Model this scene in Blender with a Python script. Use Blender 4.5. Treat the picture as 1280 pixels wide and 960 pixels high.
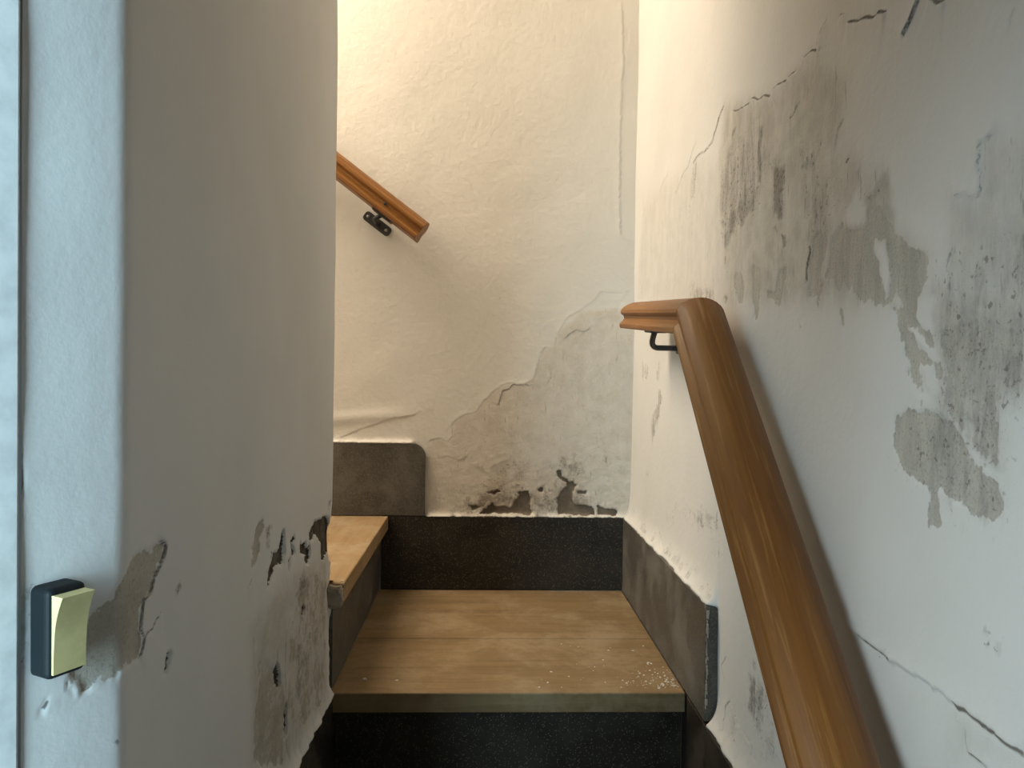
import bpy, bmesh, math, random
import numpy as np
from mathutils import Vector, Matrix

random.seed(4)
rng = np.random.default_rng(7)
scene = bpy.context.scene
for o in list(bpy.data.objects):
    bpy.data.objects.remove(o)
COL = scene.collection

# ------------------------------------------------------------------ camera, world, lights, exposure
YAW, PITCH, ROLL, CAM_H = 0.0368, -0.0177, 0.0147, 0.5698
cam_d = bpy.data.cameras.new('camera')
cam = bpy.data.objects.new('camera', cam_d)
COL.objects.link(cam)
fwd = Vector((math.sin(YAW) * math.cos(PITCH), math.cos(YAW) * math.cos(PITCH), math.sin(PITCH)))
rgt = Vector((math.cos(YAW), -math.sin(YAW), 0))
upv = rgt.cross(fwd)
r2 = rgt * math.cos(ROLL) + upv * math.sin(ROLL)
u2 = upv * math.cos(ROLL) - rgt * math.sin(ROLL)
M = Matrix((r2, u2, -fwd)).transposed().to_4x4()
M.translation = Vector((0, 0, CAM_H))
cam.matrix_world = M
cam_d.sensor_fit = 'HORIZONTAL'
cam_d.sensor_width = 36.0
cam_d.lens = 36.0 * 960.0 / 1280.0
cam_d.clip_start = 0.02
scene.camera = cam

world = bpy.data.worlds.new('world')
scene.world = world
world.use_nodes = True
bg = world.node_tree.nodes['Background']
bg.inputs[0].default_value = (0.62, 0.80, 1.0, 1)
bg.inputs[1].default_value = 0.02

def area(name, loc, target, sx, sy, power, color, spread=180):
    d = bpy.data.lights.new(name, 'AREA')
    d.shape = 'RECTANGLE'; d.size = sx; d.size_y = sy
    d.energy = power; d.color = color; d.spread = math.radians(spread)
    o = bpy.data.objects.new(name, d); COL.objects.link(o)
    o.location = loc
    o.rotation_euler = (Vector(target) - Vector(loc)).to_track_quat('-Z', 'Y').to_euler()
    return o
# warm light at the head of the upper flight, round the corner of the partition
area('upper_stair_light', (-1.20, 1.63, 2.15), (-0.10, 1.74, 0.40), 0.55, 1.3, 39.0, (1.0, 0.845, 0.655))
# cool daylight: narrowed entrance beam on the right wall, added fill strip for the reveal
area('entrance_daylight', (-0.80, 0.02, 0.75), (0.39, 0.47, 0.22), 0.4, 0.5, 1.6, (0.76, 0.93, 1.0), 62)
area('reveal_daylight_fill', (-0.378, 0.23, 0.60), (-0.318, 0.48, 0.57), 0.07, 1.0, 2.4, (0.58, 0.86, 1.0), 80)

scene.view_settings.view_transform = 'Standard'
scene.view_settings.look = 'None'
scene.view_settings.gamma = 1.0
scene.view_settings.exposure = 0.22
scene.view_settings.use_curve_mapping = False

# ------------------------------------------------------------------ key dimensions (metres; landing tread top = 0)
RISE, GOING = 0.19, 0.2045
XL, XR = -0.262, 0.3676          # riser of the upper flight, face of the right skirting
XWL, XWR = -0.265, 0.389         # wall faces
YB, YW = 1.9815, 1.993           # skirting face and plaster face at the back
YN, YP = 1.346, 1.235            # landing nosing, end of the right skirting plate
YC = 1.375                       # end of the partition wall
XN2 = -0.2411                    # nosing of the upper step
TH = math.radians(28)            # splay of the reveal beside the door

# ------------------------------------------------------------------ helpers
def link(o, parent=None):
    COL.objects.link(o)
    if parent is not None:
        o.parent = parent
    return o

def tag(o, label=None, cat=None, group=None, kind=None):
    if label: o['label'] = label
    if cat: o['category'] = cat
    if group: o['group'] = group
    if kind: o['kind'] = kind
    return o

def root(name, loc, label, cat, group=None):
    e = bpy.data.objects.new(name, None)
    e.empty_display_size = 0.05
    e.location = loc
    link(e)
    return tag(e, label, cat, group)

def mesh_obj(name, bm, mat, parent=None, smooth=False, world_verts=True):
    """One mesh object; vertices are given in world space and moved into the parent's frame."""
    me = bpy.data.meshes.new(name)
    bmesh.ops.recalc_face_normals(bm, faces=bm.faces)
    if parent is not None and world_verts:
        bmesh.ops.translate(bm, verts=bm.verts, vec=-Vector(parent.location))
    bm.to_mesh(me); bm.free()
    if smooth:
        for p in me.polygons: p.use_smooth = True
    me.materials.append(mat)
    return link(bpy.data.objects.new(name, me), parent)

def add_box(bm, a, b, bev=0.0, seg=2):
    r = bmesh.ops.create_cube(bm, size=1.0)
    vs = r['verts']
    for v in vs:
        v.co = Vector([(a[i] + b[i]) / 2 + v.co[i] * (b[i] - a[i]) for i in range(3)])
    if bev > 0:
        es = list({e for v in vs for e in v.link_edges})
        bmesh.ops.bevel(bm, geom=es, offset=bev, segments=seg, affect='EDGES', profile=0.5)
    return bm

def box(a, b, bev=0.0, seg=2):
    return add_box(bmesh.new(), a, b, bev, seg)

def add_tube(bm, pts, rad, n=12):
    rings = []
    pts = [Vector(p) for p in pts]
    for i, p in enumerate(pts):
        d = (pts[min(i + 1, len(pts) - 1)] - pts[max(i - 1, 0)]).normalized()
        ref = Vector((0, 0, 1)) if abs(d.z) < 0.9 else Vector((0, 1, 0))
        a = d.cross(ref).normalized(); b = d.cross(a).normalized()
        rings.append([bm.verts.new(p + (a * math.cos(2 * math.pi * k / n) + b * math.sin(2 * math.pi * k / n)) * rad) for k in range(n)])
    for r0, r1 in zip(rings, rings[1:]):
        for k in range(n):
            bm.faces.new((r0[k], r0[(k + 1) % n], r1[(k + 1) % n], r1[k]))
    bm.faces.new(rings[0]); bm.faces.new(rings[-1])
    return bm

def prism(poly, axis, lo, hi, bev=0.0):
    """Extrude a 2D outline along an axis (0: poly=(y,z), 1: poly=(x,z), 2: poly=(x,y))."""
    bm = bmesh.new()
    def P(p, c):
        return {0: (c, p[0], p[1]), 1: (p[0], c, p[1]), 2: (p[0], p[1], c)}[axis]
    A = [bm.verts.new(P(p, lo)) for p in poly]; B = [bm.verts.new(P(p, hi)) for p in poly]
    n = len(poly)
    fa = bm.faces.new(A); fb = bm.faces.new(B)
    for i in range(n):
        bm.faces.new((A[i], A[(i + 1) % n], B[(i + 1) % n], B[i]))
    if bev > 0:
        bmesh.ops.bevel(bm, geom=list(set(fa.edges) | set(fb.edges)), offset=bev, segments=2, affect='EDGES', profile=0.5)
    return bm

# ------------------------------------------------------------------ materials
class NT:
    def __init__(self, name):
        self.m = bpy.data.materials.new(name); self.m.use_nodes = True
        self.t = self.m.node_tree; self.n = self.t.nodes
        self.b = self.n['Principled BSDF']
        self.geo = self.n.new('ShaderNodeTexCoord')
    def lk(self, a, b): self.t.links.new(a, b)
    def val(self, sock, v):
        if isinstance(v, (int, float)): sock.default_value = v
        elif isinstance(v, tuple): sock.default_value = v if len(v) == len(sock.default_value) else v + (1,)
        else: self.lk(v, sock)
    def coords(self, scale=(1, 1, 1)):
        mp = self.n.new('ShaderNodeMapping'); mp.inputs['Scale'].default_value = scale
        self.lk(self.geo.outputs['Object'], mp.inputs[0]); return mp.outputs[0]
    def noise(self, scale, detail=4, rough=0.6, co=None, dist=0.0):
        t = self.n.new('ShaderNodeTexNoise'); t.inputs['Scale'].default_value = scale
        t.inputs['Detail'].default_value = detail; t.inputs['Roughness'].default_value = rough
        t.inputs['Distortion'].default_value = dist
        self.lk(co if co is not None else self.geo.outputs['Object'], t.inputs['Vector']); return t.outputs[0]
    def voro(self, scale, co=None, feature='F1', out='Distance'):
        t = self.n.new('ShaderNodeTexVoronoi'); t.feature = feature; t.inputs['Scale'].default_value = scale
        self.lk(co if co is not None else self.geo.outputs['Object'], t.inputs['Vector']); return t.outputs[out]
    def attr(self, name):
        a = self.n.new('ShaderNodeAttribute'); a.attribute_name = name; return a.outputs['Fac']
    def math(self, op, a, b=0.0, c=0.0):
        m = self.n.new('ShaderNodeMath'); m.operation = op
        self.val(m.inputs[0], a); self.val(m.inputs[1], b); self.val(m.inputs[2], c); return m.outputs[0]
    def step(self, v, lo, hi, o0=0.0, o1=1.0):
        m = self.n.new('ShaderNodeMapRange'); m.interpolation_type = 'SMOOTHSTEP'
        self.val(m.inputs[0], v)
        for i, x in enumerate((lo, hi, o0, o1)): m.inputs[i + 1].default_value = x
        return m.outputs[0]
    def mix(self, f, a, b):
        m = self.n.new('ShaderNodeMix'); m.data_type = 'RGBA'
        self.val(m.inputs[0], f); self.val(m.inputs[6], a); self.val(m.inputs[7], b); return m.outputs[2]
    def bump(self, h, strength=0.4, dist=0.002, prev=None):
        b = self.n.new('ShaderNodeBump'); b.inputs['Strength'].default_value = strength
        b.inputs['Distance'].default_value = dist
        self.val(b.inputs['Height'], h)
        if prev is not None: self.lk(prev, b.inputs['Normal'])
        return b.outputs[0]
    def done(self, color, rough=0.6, normal=None, coat=0.0, coat_rough=0.1, metallic=0.0, spec=0.5):
        self.val(self.b.inputs['Base Color'], color); self.val(self.b.inputs['Roughness'], rough)
        if normal is not None: self.lk(normal, self.b.inputs['Normal'])
        self.b.inputs['Coat Weight'].default_value = coat; self.b.inputs['Coat Roughness'].default_value = coat_rough
        self.b.inputs['Metallic'].default_value = metallic
        self.b.inputs['Specular IOR Level'].default_value = spec
        return self.m

def wall_material(name, paint, paint2, plaster, plaster2, mold_col, deep_col, grain=0.35, streak=0.35, run=1.0):
    s = NT(name)
    bare, deep, mold, crack = (s.attr(k) for k in ('bare', 'deep', 'mold', 'crack'))
    tone = s.attr('tone')
    n_soft = s.noise(3.0, 4, 0.55)
    n_mid = s.noise(26, 5, 0.62)
    n_edge = s.noise(90, 4, 0.6)
    n_fine = s.noise(340, 3, 0.7)
    co_v = s.coords((1, run, streak))
    n_str = s.noise(110, 5, 0.68, co_v)
    n_blot = s.noise(38, 6, 0.72, co_v)
    pits = s.voro(150)
    # paint, with soft uneven tone
    col = s.mix(s.step(n_soft, 0.35, 0.7), paint, paint2)
    # older coat of paint, greyer and rougher
    tn = s.math('ADD', tone, s.math('MULTIPLY', s.math('SUBTRACT', n_blot, 0.5), s.math('MULTIPLY', tone, 1.6)))
    col = s.mix(s.step(tn, 0.0, 0.9), col, s.mix(s.step(n_mid, 0.35, 0.7), plaster2, tuple(1.05 * x for x in plaster)))
    # bare plaster showing through
    e = s.math('ADD', bare, s.math('MULTIPLY', s.math('SUBTRACT', n_edge, 0.5), 0.75))
    e = s.math('ADD', e, s.math('MULTIPLY', s.math('SUBTRACT', n_blot, 0.5), 1.2))
    e = s.math('ADD', e, s.math('MULTIPLY', s.math('SUBTRACT', n_mid, 0.5), 0.8))
    f_b = s.math('MULTIPLY', s.step(e, 0.44, 0.56), s.step(bare, 0.12, 0.26))
    pl = s.mix(s.step(n_blot, 0.36, 0.64), plaster, plaster2)
    pl = s.mix(s.step(n_fine, 0.52, 0.70, 0, 0.5), pl, mold_col)
    col = s.mix(f_b, col, pl)
    # mould smears: vertical, speckled
    mm = s.math('ADD', s.math('MULTIPLY', mold, 1.0), s.math('MULTIPLY', s.math('SUBTRACT', n_str, 0.5), 1.3))
    mm = s.math('ADD', mm, s.math('MULTIPLY', s.math('SUBTRACT', n_blot, 0.5), 1.3))
    mm = s.math('ADD', mm, s.math('MULTIPLY', s.math('SUBTRACT', n_fine, 0.5), 0.5))
    f_m = s.math('MULTIPLY', s.step(mm, 0.16, 1.05, 0, 0.85), s.step(mold, 0.02, 0.4))
    col = s.mix(f_m, col, mold_col)
    n_pit = s.noise(210, 3, 0.55, s.coords((0.75, 0.75, 0.8)))
    sp = s.math('MULTIPLY', s.step(s.math('ADD', n_pit, s.math('MULTIPLY', mold, 0.14)), 0.63, 0.76, 0, 0.6), s.step(mold, 0.05, 0.3))
    col = s.mix(sp, col, deep_col)
    # small upright nicks in the old coat
    nk = s.noise(150, 4, 0.6, s.coords((1, 1, 0.16)))
    col = s.mix(s.math('MULTIPLY', s.step(nk, 0.62, 0.72, 0, 0.55), s.step(tone, 0.1, 0.5)), col, mold_col)
    # cavities and the dirt line of the cracks (one carries painted shadow)
    d = s.math('ADD', deep, s.math('MULTIPLY', s.math('SUBTRACT', n_edge, 0.5), 0.5))
    dc = s.mix(s.step(n_mid, 0.35, 0.7), deep_col, tuple(0.25 * a + 0.75 * b for a, b in zip(plaster2, deep_col)))
    col = s.mix(s.math('MULTIPLY', s.step(d, 0.46, 0.56), s.step(deep, 0.1, 0.25)), col, dc)
    ck = s.step(s.math('ADD', crack, s.math('MULTIPLY', s.math('SUBTRACT', n_str, 0.5), 0.4)), 0.40, 0.85, 0, 0.8)
    ck = s.math('MULTIPLY', ck, s.step(crack, 0.02, 0.2))
    col = s.mix(ck, col, deep_col)
    # relief
    h = s.math('ADD', s.math('MULTIPLY', s.noise(95, 5, 0.6), 0.8), s.math('MULTIPLY', n_mid, 0.8))
    h = s.math('ADD', h, s.math('MULTIPLY', s.math('MULTIPLY', n_fine, s.math('ADD', f_b, mold)), 1.4))
    h = s.math('SUBTRACT', h, s.math('MULTIPLY', s.step(pits, 0.0, 0.25, 0.6, 0.0), s.math('ADD', f_b, mold)))
    h = s.math('ADD', h, s.math('MULTIPLY', s.math('MULTIPLY', s.math('ADD', n_str, n_fine), tone), 1.6))
    h = s.math('SUBTRACT', h, s.math('MULTIPLY', f_b, 0.5))
    nm = s.bump(h, grain, 0.0022)
    return s.done(col, 0.75, nm, spec=0.25)

MAT_RIGHT = wall_material('right_wall_plaster', (0.66, 0.64, 0.60), (0.61, 0.59, 0.55), (0.51, 0.475, 0.405), (0.40, 0.372, 0.325),
                          (0.23, 0.212, 0.188), (0.10, 0.076, 0.052), 0.35, 0.22)
MAT_BACK = wall_material('back_wall_plaster', (0.70, 0.665, 0.60), (0.67, 0.635, 0.57), (0.56, 0.475, 0.365), (0.47, 0.39, 0.29),
                         (0.24, 0.205, 0.165), (0.15, 0.115, 0.082), 0.55, 0.8)
MAT_LEFT = wall_material('left_wall_plaster', (0.67, 0.67, 0.66), (0.62, 0.62, 0.61), (0.46, 0.43, 0.375), (0.37, 0.34, 0.29),
                         (0.19, 0.165, 0.14), (0.045, 0.033, 0.024), 0.14, 0.6, 0.33)

def plain(name, col, rough=0.6, bumpy=0.0, **k):
    s = NT(name)
    c = s.mix(s.step(s.noise(40, 4), 0.35, 0.7), col, tuple(x * 0.8 for x in col))
    nm = s.bump(s.noise(180, 4), bumpy, 0.001) if bumpy else None
    return s.done(c, rough, nm, **k)

def wood(name, dark, mid, light, axis, coat, rough, dust=None, fine=1.0):
    s = NT(name)
    sc = [1.0, 1.0, 1.0]; sc[axis] = 0.045
    co = s.coords(tuple(sc))
    a = s.noise(38 * fine, 5, 0.6, co, 0.4); b = s.noise(170 * fine, 4, 0.65, co); c = s.noise(420 * fine, 2, 0.6, co)
    col = s.mix(s.step(a, 0.32, 0.62), dark, mid)
    col = s.mix(s.step(b, 0.5, 0.72, 0, 0.7), col, light)
    col = s.mix(s.step(c, 0.60, 0.75, 0, 0.45), col, dark)
    if dust:
        n1 = s.noise(7, 5, 0.6); n2 = s.noise(60, 5, 0.7); n3 = s.noise(220, 3, 0.7)
        col = s.mix(s.step(s.math('ADD', n1, s.math('MULTIPLY', n2, 0.35)), 0.58, 0.86, 0, 0.8), col, dust)
        st = s.noise(16, 6, 0.7)
        col = s.mix(s.step(st, 0.60, 0.74, 0, 0.55), col, tuple(x * 0.45 for x in mid))
        col = s.mix(s.step(n3, 0.70, 0.78, 0, 0.7), col, (0.05, 0.035, 0.02))
    nm = s.bump(s.math('ADD', b, s.math('MULTIPLY', c, 0.5)), 0.10, 0.0015)
    return s.done(col, rough, nm, coat=coat, coat_rough=0.22, spec=0.32)

MAT_RAIL = wood('varnished_pine', (0.165, 0.060, 0.012), (0.235, 0.096, 0.019), (0.36, 0.172, 0.046), 0, 0.06, 0.48)
MAT_TREAD = wood('worn_tread_wood', (0.165, 0.105, 0.047), (0.215, 0.142, 0.067), (0.26, 0.178, 0.09), 0, 0.0, 0.6, dust=(0.30, 0.222, 0.130))
MAT_TREAD2 = wood('worn_tread_wood_winder', (0.25, 0.158, 0.075), (0.32, 0.212, 0.105), (0.37, 0.255, 0.14), 1, 0.0, 0.55, dust=(0.39, 0.30, 0.19))

def stone(name, base, dust, dust_amt):
    s = NT(name)
    sp = s.voro(420); rnd = s.voro(420, out='Color')
    sep = s.n.new('ShaderNodeSeparateColor'); s.lk(rnd, sep.inputs[0])
    chip = s.math('MULTIPLY', s.step(sp, 0.30, 0.42, 1, 0), s.step(sep.outputs[0], 0.80, 0.86))
    chip2 = s.math('MULTIPLY', s.step(sp, 0.35, 0.5, 1, 0), s.step(sep.outputs[1], 0.55, 0.6))
    col = s.mix(s.math('MULTIPLY', chip2, 0.6), base, tuple(x * 2.3 for x in base))
    col = s.mix(s.math('MULTIPLY', chip, 0.75), col, (0.24, 0.19, 0.12))
    d = s.math('ADD', s.noise(9, 6, 0.65), s.math('MULTIPLY', s.noise(150, 4, 0.7), 0.3))
    col = s.mix(s.step(d, 0.52, 0.85, 0, dust_amt), col, dust)
    nm = s.bump(s.noise(260, 3), 0.12, 0.001)
    return s.done(col, s.step(d, 0.5, 0.8, 0.42, 0.75), nm, spec=0.35)

MAT_STONE = stone('black_terrazzo', (0.015, 0.012, 0.0085), (0.075, 0.059, 0.042), 0.35)
MAT_STONE_D = stone('dusty_terrazzo', (0.062, 0.055, 0.045), (0.16, 0.145, 0.12), 0.75)
MAT_MORTAR = plain('plaster_daub_grey', (0.36, 0.31, 0.25), 0.85, 0.6)
MAT_IRON = plain('black_iron', (0.028, 0.026, 0.023), 0.45, 0.15, spec=0.5)
MAT_SCREW = plain('screw_steel', (0.35, 0.32, 0.28), 0.4, metallic=0.7)
MAT_SWITCH = plain('dark_switch_plastic', (0.006, 0.009, 0.011), 0.6, spec=0.2)
MAT_ROCKER = plain('yellowed_switch_plastic', (0.58, 0.50, 0.24), 0.5, spec=0.3)
MAT_FLAKE = plain('paint_flake_white', (0.62, 0.57, 0.48), 0.8)
MAT_FRAME = plain('painted_door_frame', (0.70, 0.72, 0.72), 0.5)
MAT_CONC = plain('concrete', (0.30, 0.28, 0.25), 0.85, 0.3)
MAT_CEIL = plain('ceiling_paint', (0.72, 0.69, 0.63), 0.8, 0.1)

# ------------------------------------------------------------------ outlines of the damage, in wall coordinates (metres)
DMG = {}
DMG['right'] = {
  'bare': [
    ([(1.101, 0.7289), (1.072, 0.7167), (1.069, 0.6983), (1.075, 0.6725), (1.078, 0.6464), (1.101, 0.6479), (1.108, 0.6857)], 1.0),
    ([(1.012, 0.7088), (0.9803, 0.7117), (0.9809, 0.6943), (0.9938, 0.6745), (1.003, 0.66), (1.043, 0.673), (1.048, 0.683), (1.018, 0.6832)], 1.0),
    ([(0.9173, 0.7373), (0.8791, 0.7415), (0.8602, 0.7248), (0.8713, 0.708), (0.8823, 0.6825), (0.8697, 0.6757), (0.8837, 0.6474), (0.8988, 0.6569), (0.9199, 0.6573), (0.9178, 0.6811), (0.9207, 0.6984), (0.9098, 0.7193)], 0.8),
    ([(0.8602, 0.7248), (0.8323, 0.7379), (0.8103, 0.7287), (0.7799, 0.7255), (0.7758, 0.7414), (0.7524, 0.7387), (0.7382, 0.7198), (0.708, 0.701), (0.6981, 0.6562), (0.7219, 0.6411), (0.7388, 0.6358), (0.757, 0.6384), (0.7714, 0.6455), (0.7808, 0.6391), (0.7887, 0.6495), (0.8071, 0.6611), (0.813, 0.6522), (0.8262, 0.6682), (0.834, 0.6588), (0.8578, 0.677), (0.87, 0.681), (0.862, 0.7013)], 0.9),
    ([(0.7539, 0.7714), (0.7318, 0.7703), (0.7272, 0.7624), (0.7399, 0.7565), (0.7439, 0.7484), (0.7524, 0.7387), (0.7668, 0.7512)], 0.6),
    ([(1.196, 0.7269), (1.155, 0.7284), (1.135, 0.7064), (1.142, 0.6748), (1.172, 0.6773), (1.184, 0.7053)], 0.8),
    ([(1.108, 0.7317), (1.073, 0.7176), (1.067, 0.6926), (1.083, 0.6728), (1.096, 0.6771), (1.107, 0.7064)], 1.0),
    ([(1.457, 0.7266), (1.405, 0.7332), (1.31, 0.7152), (1.284, 0.6979), (1.308, 0.689), (1.456, 0.7017)], 0.5),
    ([(1.249, 0.6981), (1.215, 0.6966), (1.22, 0.6814), (1.242, 0.6833)], 0.8),
    ([(0.7481, 0.7277), (0.7288, 0.7142), (0.7146, 0.6974), (0.6887, 0.6852), (0.6666, 0.6795), (0.6636, 0.6538), (0.6785, 0.6353), (0.6738, 0.6193), (0.686, 0.6224), (0.7166, 0.641), (0.731, 0.6616), (0.7368, 0.6866), (0.7468, 0.6979)], 1.0),
    ([(0.7304, 0.64), (0.6893, 0.6303), (0.6518, 0.6044), (0.6408, 0.5727), (0.6545, 0.5494), (0.6806, 0.5544), (0.6923, 0.5724), (0.705, 0.6035), (0.7175, 0.623)], 1.0),
    ([(0.7136, 0.5344), (0.6909, 0.5403), (0.6542, 0.5436), (0.6252, 0.5339), (0.5979, 0.509), (0.5615, 0.4904), (0.5576, 0.466), (0.5756, 0.4595), (0.6134, 0.4663), (0.6414, 0.4714), (0.6355, 0.4454), (0.6547, 0.4357), (0.6561, 0.4676), (0.6826, 0.4755), (0.7182, 0.5023)], 1.0),
    ([(0.6523, 0.6159), (0.6022, 0.6182), (0.5411, 0.6092), (0.539, 0.5539), (0.5639, 0.5504), (0.5618, 0.4979), (0.5979, 0.509), (0.6252, 0.5339), (0.64, 0.5528), (0.6363, 0.5783)], 0.68),
    ([(0.84, 0.6495), (0.8239, 0.6445), (0.8153, 0.6258), (0.8251, 0.6191)], 0.9),
    ([(1.09, 0.1432), (1.028, 0.1471), (1, 0.1242), (0.9862, 0.1014), (1.045, 0.0735), (1.074, 0.0755), (1.095, 0.1035)], 0.5),
    ([(1.302, 0.2929), (1.214, 0.3083), (1.177, 0.2798), (1.248, 0.2622)], 0.4),
    ([(0.6118, 0.297), (0.5963, 0.3016), (0.578, 0.2991), (0.5526, 0.2972), (0.5407, 0.2976), (0.5294, 0.2993), (0.5291, 0.2916), (0.5486, 0.2964), (0.5821, 0.2899), (0.5952, 0.2748), (0.6064, 0.2557), (0.611, 0.2791)], 0.4),
  ],
  'deep': [
  ],
  'mold': [
    ([(1.084, 0.9218), (1.071, 0.9177), (1.073, 0.882), (1.076, 0.8461), (1.093, 0.8504), (1.09, 0.8744)], 0.9, 0.006),
    ([(1.134, 0.8542), (1.089, 0.8462), (1.082, 0.8048), (1.131, 0.7957), (1.189, 0.7868), (1.226, 0.7758), (1.234, 0.8226), (1.192, 0.8345)], 0.75, 0.012),
    ([(1.269, 0.9227), (1.168, 0.9349), (1.101, 0.9147), (1.088, 0.8431), (1.113, 0.8177), (1.232, 0.7944), (1.269, 0.8295)], 0.5, 0.02),
    ([(1.21, 0.9614), (1.194, 0.9581), (1.198, 0.9374), (1.209, 0.9423)], 0.8, 0.004),
    ([(1.183, 0.9429), (1.122, 0.9589), (1.069, 0.9502), (1.057, 0.8953), (1.082, 0.8844), (1.156, 0.9053)], 0.25, 0.02),
    ([(1.428, 0.9619), (1.406, 0.9519), (1.415, 0.9225), (1.446, 0.8973), (1.467, 0.8688), (1.475, 0.912), (1.45, 0.943)], 0.4, 0.006),
    ([(1.435, 0.7324), (1.31, 0.7189), (1.271, 0.6858), (1.464, 0.7023)], 0.55, 0.015),
    ([(1.268, 0.8186), (1.216, 0.8054), (1.22, 0.7714), (1.235, 0.7529)], 0.6, 0.008),
    ([(0.9799, 0.847), (0.9825, 0.8238), (0.9929, 0.8021), (0.9917, 0.7806), (1.028, 0.7786), (1.034, 0.8113), (1.034, 0.8397), (1.003, 0.8473)], 0.9, 0.008),
    ([(0.9469, 0.8453), (0.8962, 0.8337), (0.8985, 0.8166), (0.9112, 0.8116), (0.9208, 0.8056), (0.9387, 0.8215)], 0.7, 0.01),
    ([(0.9242, 0.8064), (0.8632, 0.7861), (0.8335, 0.7637), (0.8676, 0.7553), (0.8785, 0.7306), (0.9207, 0.7379)], 0.45, 0.02),
    ([(1.101, 0.8867), (1.064, 0.8829), (0.9804, 0.8562), (0.9794, 0.838), (1.035, 0.8369), (1.08, 0.8514)], 0.4, 0.015),
    ([(1.002, 0.7567), (0.9865, 0.7554), (0.9836, 0.7443), (0.9975, 0.7437)], 0.9, 0.004),
    ([(1.027, 0.7627), (1.015, 0.762), (1.016, 0.7545), (1.024, 0.7553)], 0.8, 0.004),
    ([(0.7864, 0.7592), (0.7624, 0.7573), (0.7573, 0.7468), (0.7762, 0.7498)], 0.7, 0.006),
    ([(0.8335, 0.7637), (0.8067, 0.7627), (0.822, 0.7511)], 0.4, 0.01),
    ([(0.6168, 0.5508), (0.5755, 0.555), (0.5661, 0.5125), (0.5983, 0.5196), (0.6204, 0.5286)], 0.75, 0.02),
    ([(0.6597, 0.555), (0.6, 0.5622), (0.564, 0.5529), (0.5587, 0.4658), (0.5796, 0.4592), (0.6614, 0.4727), (0.712, 0.4966)], 0.4, 0.03),
    ([(0.5693, 0.5932), (0.5408, 0.6019), (0.539, 0.5539), (0.5603, 0.5531)], 0.7, 0.02),
    ([(0.5527, 0.6393), (0.5423, 0.6405), (0.541, 0.6068), (0.548, 0.6096)], 0.7, 0.015),
    ([(0.6598, 0.6775), (0.5432, 0.6647), (0.539, 0.5539), (0.64, 0.5528), (0.6571, 0.6133)], 0.38, 0.03),
    ([(0.5661, 0.6613), (0.5432, 0.6652), (0.5414, 0.6181), (0.5567, 0.6304)], 0.55, 0.03),
    ([(1.094, 0.1469), (1.015, 0.1477), (1.006, 0.1069), (1.059, 0.0669), (1.098, 0.0914)], 0.6, 0.012),
    ([(1.052, 0.0702), (0.9859, 0.0967), (0.9843, 0.0684), (1.036, 0.047)], 0.4, 0.012),
    ([(1.18, 0.0557), (1.128, 0.0454), (1.088, 0.0426), (1.16, 0.0189)], 0.35, 0.012),
    ([(1.886, 0.5903), (1.792, 0.5923), (1.803, 0.5676), (1.882, 0.5414)], 0.45, 0.006),
    ([(1.702, 0.5264), (1.658, 0.5276), (1.666, 0.4967), (1.698, 0.4718), (1.751, 0.396), (1.769, 0.4594), (1.711, 0.4946)], 0.55, 0.006),
    ([(1.719, 0.589), (1.678, 0.5887), (1.693, 0.5525), (1.716, 0.5522)], 0.35, 0.006),
    ([(1.812, 0.362), (1.776, 0.3281), (1.822, 0.3272)], 0.35, 0.006),
    ([(1.492, 0.3075), (1.347, 0.3291), (1.252, 0.3385), (1.238, 0.3144), (1.345, 0.2962), (1.44, 0.3035)], 0.55, 0.012),
    ([(1.607, 0.2822), (1.492, 0.3075), (1.545, 0.26), (1.625, 0.2537)], 0.3, 0.012),
    ([(1.316, 0.294), (1.178, 0.3013), (1.177, 0.2798), (1.273, 0.2559)], 0.3, 0.02),
    ([(0.5737, 0.3822), (0.5682, 0.3783), (0.5657, 0.368), (0.5719, 0.3643), (0.5775, 0.3681)], 0.7, 0.006),
    ([(0.5618, 0.3763), (0.5516, 0.3744), (0.5531, 0.3622), (0.5582, 0.3624)], 0.55, 0.006),
    ([(0.7478, 0.2918), (0.7137, 0.3062), (0.6939, 0.2964), (0.7197, 0.2898)], 0.35, 0.012),
    ([(0.6131, 0.2994), (0.5941, 0.3048), (0.5825, 0.2985), (0.6001, 0.2783), (0.611, 0.2791)], 0.3, 0.02),
    ([(0.9455, 0.6316), (0.9332, 0.6289), (0.9379, 0.6229)], 0.8, 0.004),
  ],
  'pale': [
    ([(0.6932, 0.6169), (0.6859, 0.6134), (0.6461, 0.5855), (0.6509, 0.5827), (0.6772, 0.5995)], 1.0),
    ([(0.5978, 0.5077), (0.5895, 0.5073), (0.5811, 0.4979), (0.558, 0.4946), (0.5615, 0.4904), (0.5809, 0.494)], 1.0),
    ([(0.671, 0.577), (0.6557, 0.5784), (0.6451, 0.5612), (0.6599, 0.5579)], 1.0),
    ([(0.7588, 0.7058), (0.7425, 0.7031), (0.7314, 0.6626), (0.737, 0.6503), (0.7481, 0.6843)], 1.0),
    ([(0.6556, 0.6364), (0.6761, 0.6353), (0.6781, 0.6205), (0.657, 0.6089), (0.6627, 0.6253)], 1.0),
    ([(0.7578, 0.7073), (0.7483, 0.6988), (0.7366, 0.6833), (0.7314, 0.6645), (0.7402, 0.6656), (0.7501, 0.6875), (0.7597, 0.6983)], 0.8),
    ([(0.822, 0.7511), (0.8018, 0.7665), (0.7784, 0.7443), (0.78, 0.7279), (0.8104, 0.73), (0.8269, 0.7394)], 0.7),
  ],
  'crack': [
    ([(1.421, 1.001), (1.446, 0.9929), (1.479, 0.9692), (1.518, 0.9644), (1.547, 0.9479), (1.585, 0.9378)], 0.8, 0.5),
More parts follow.
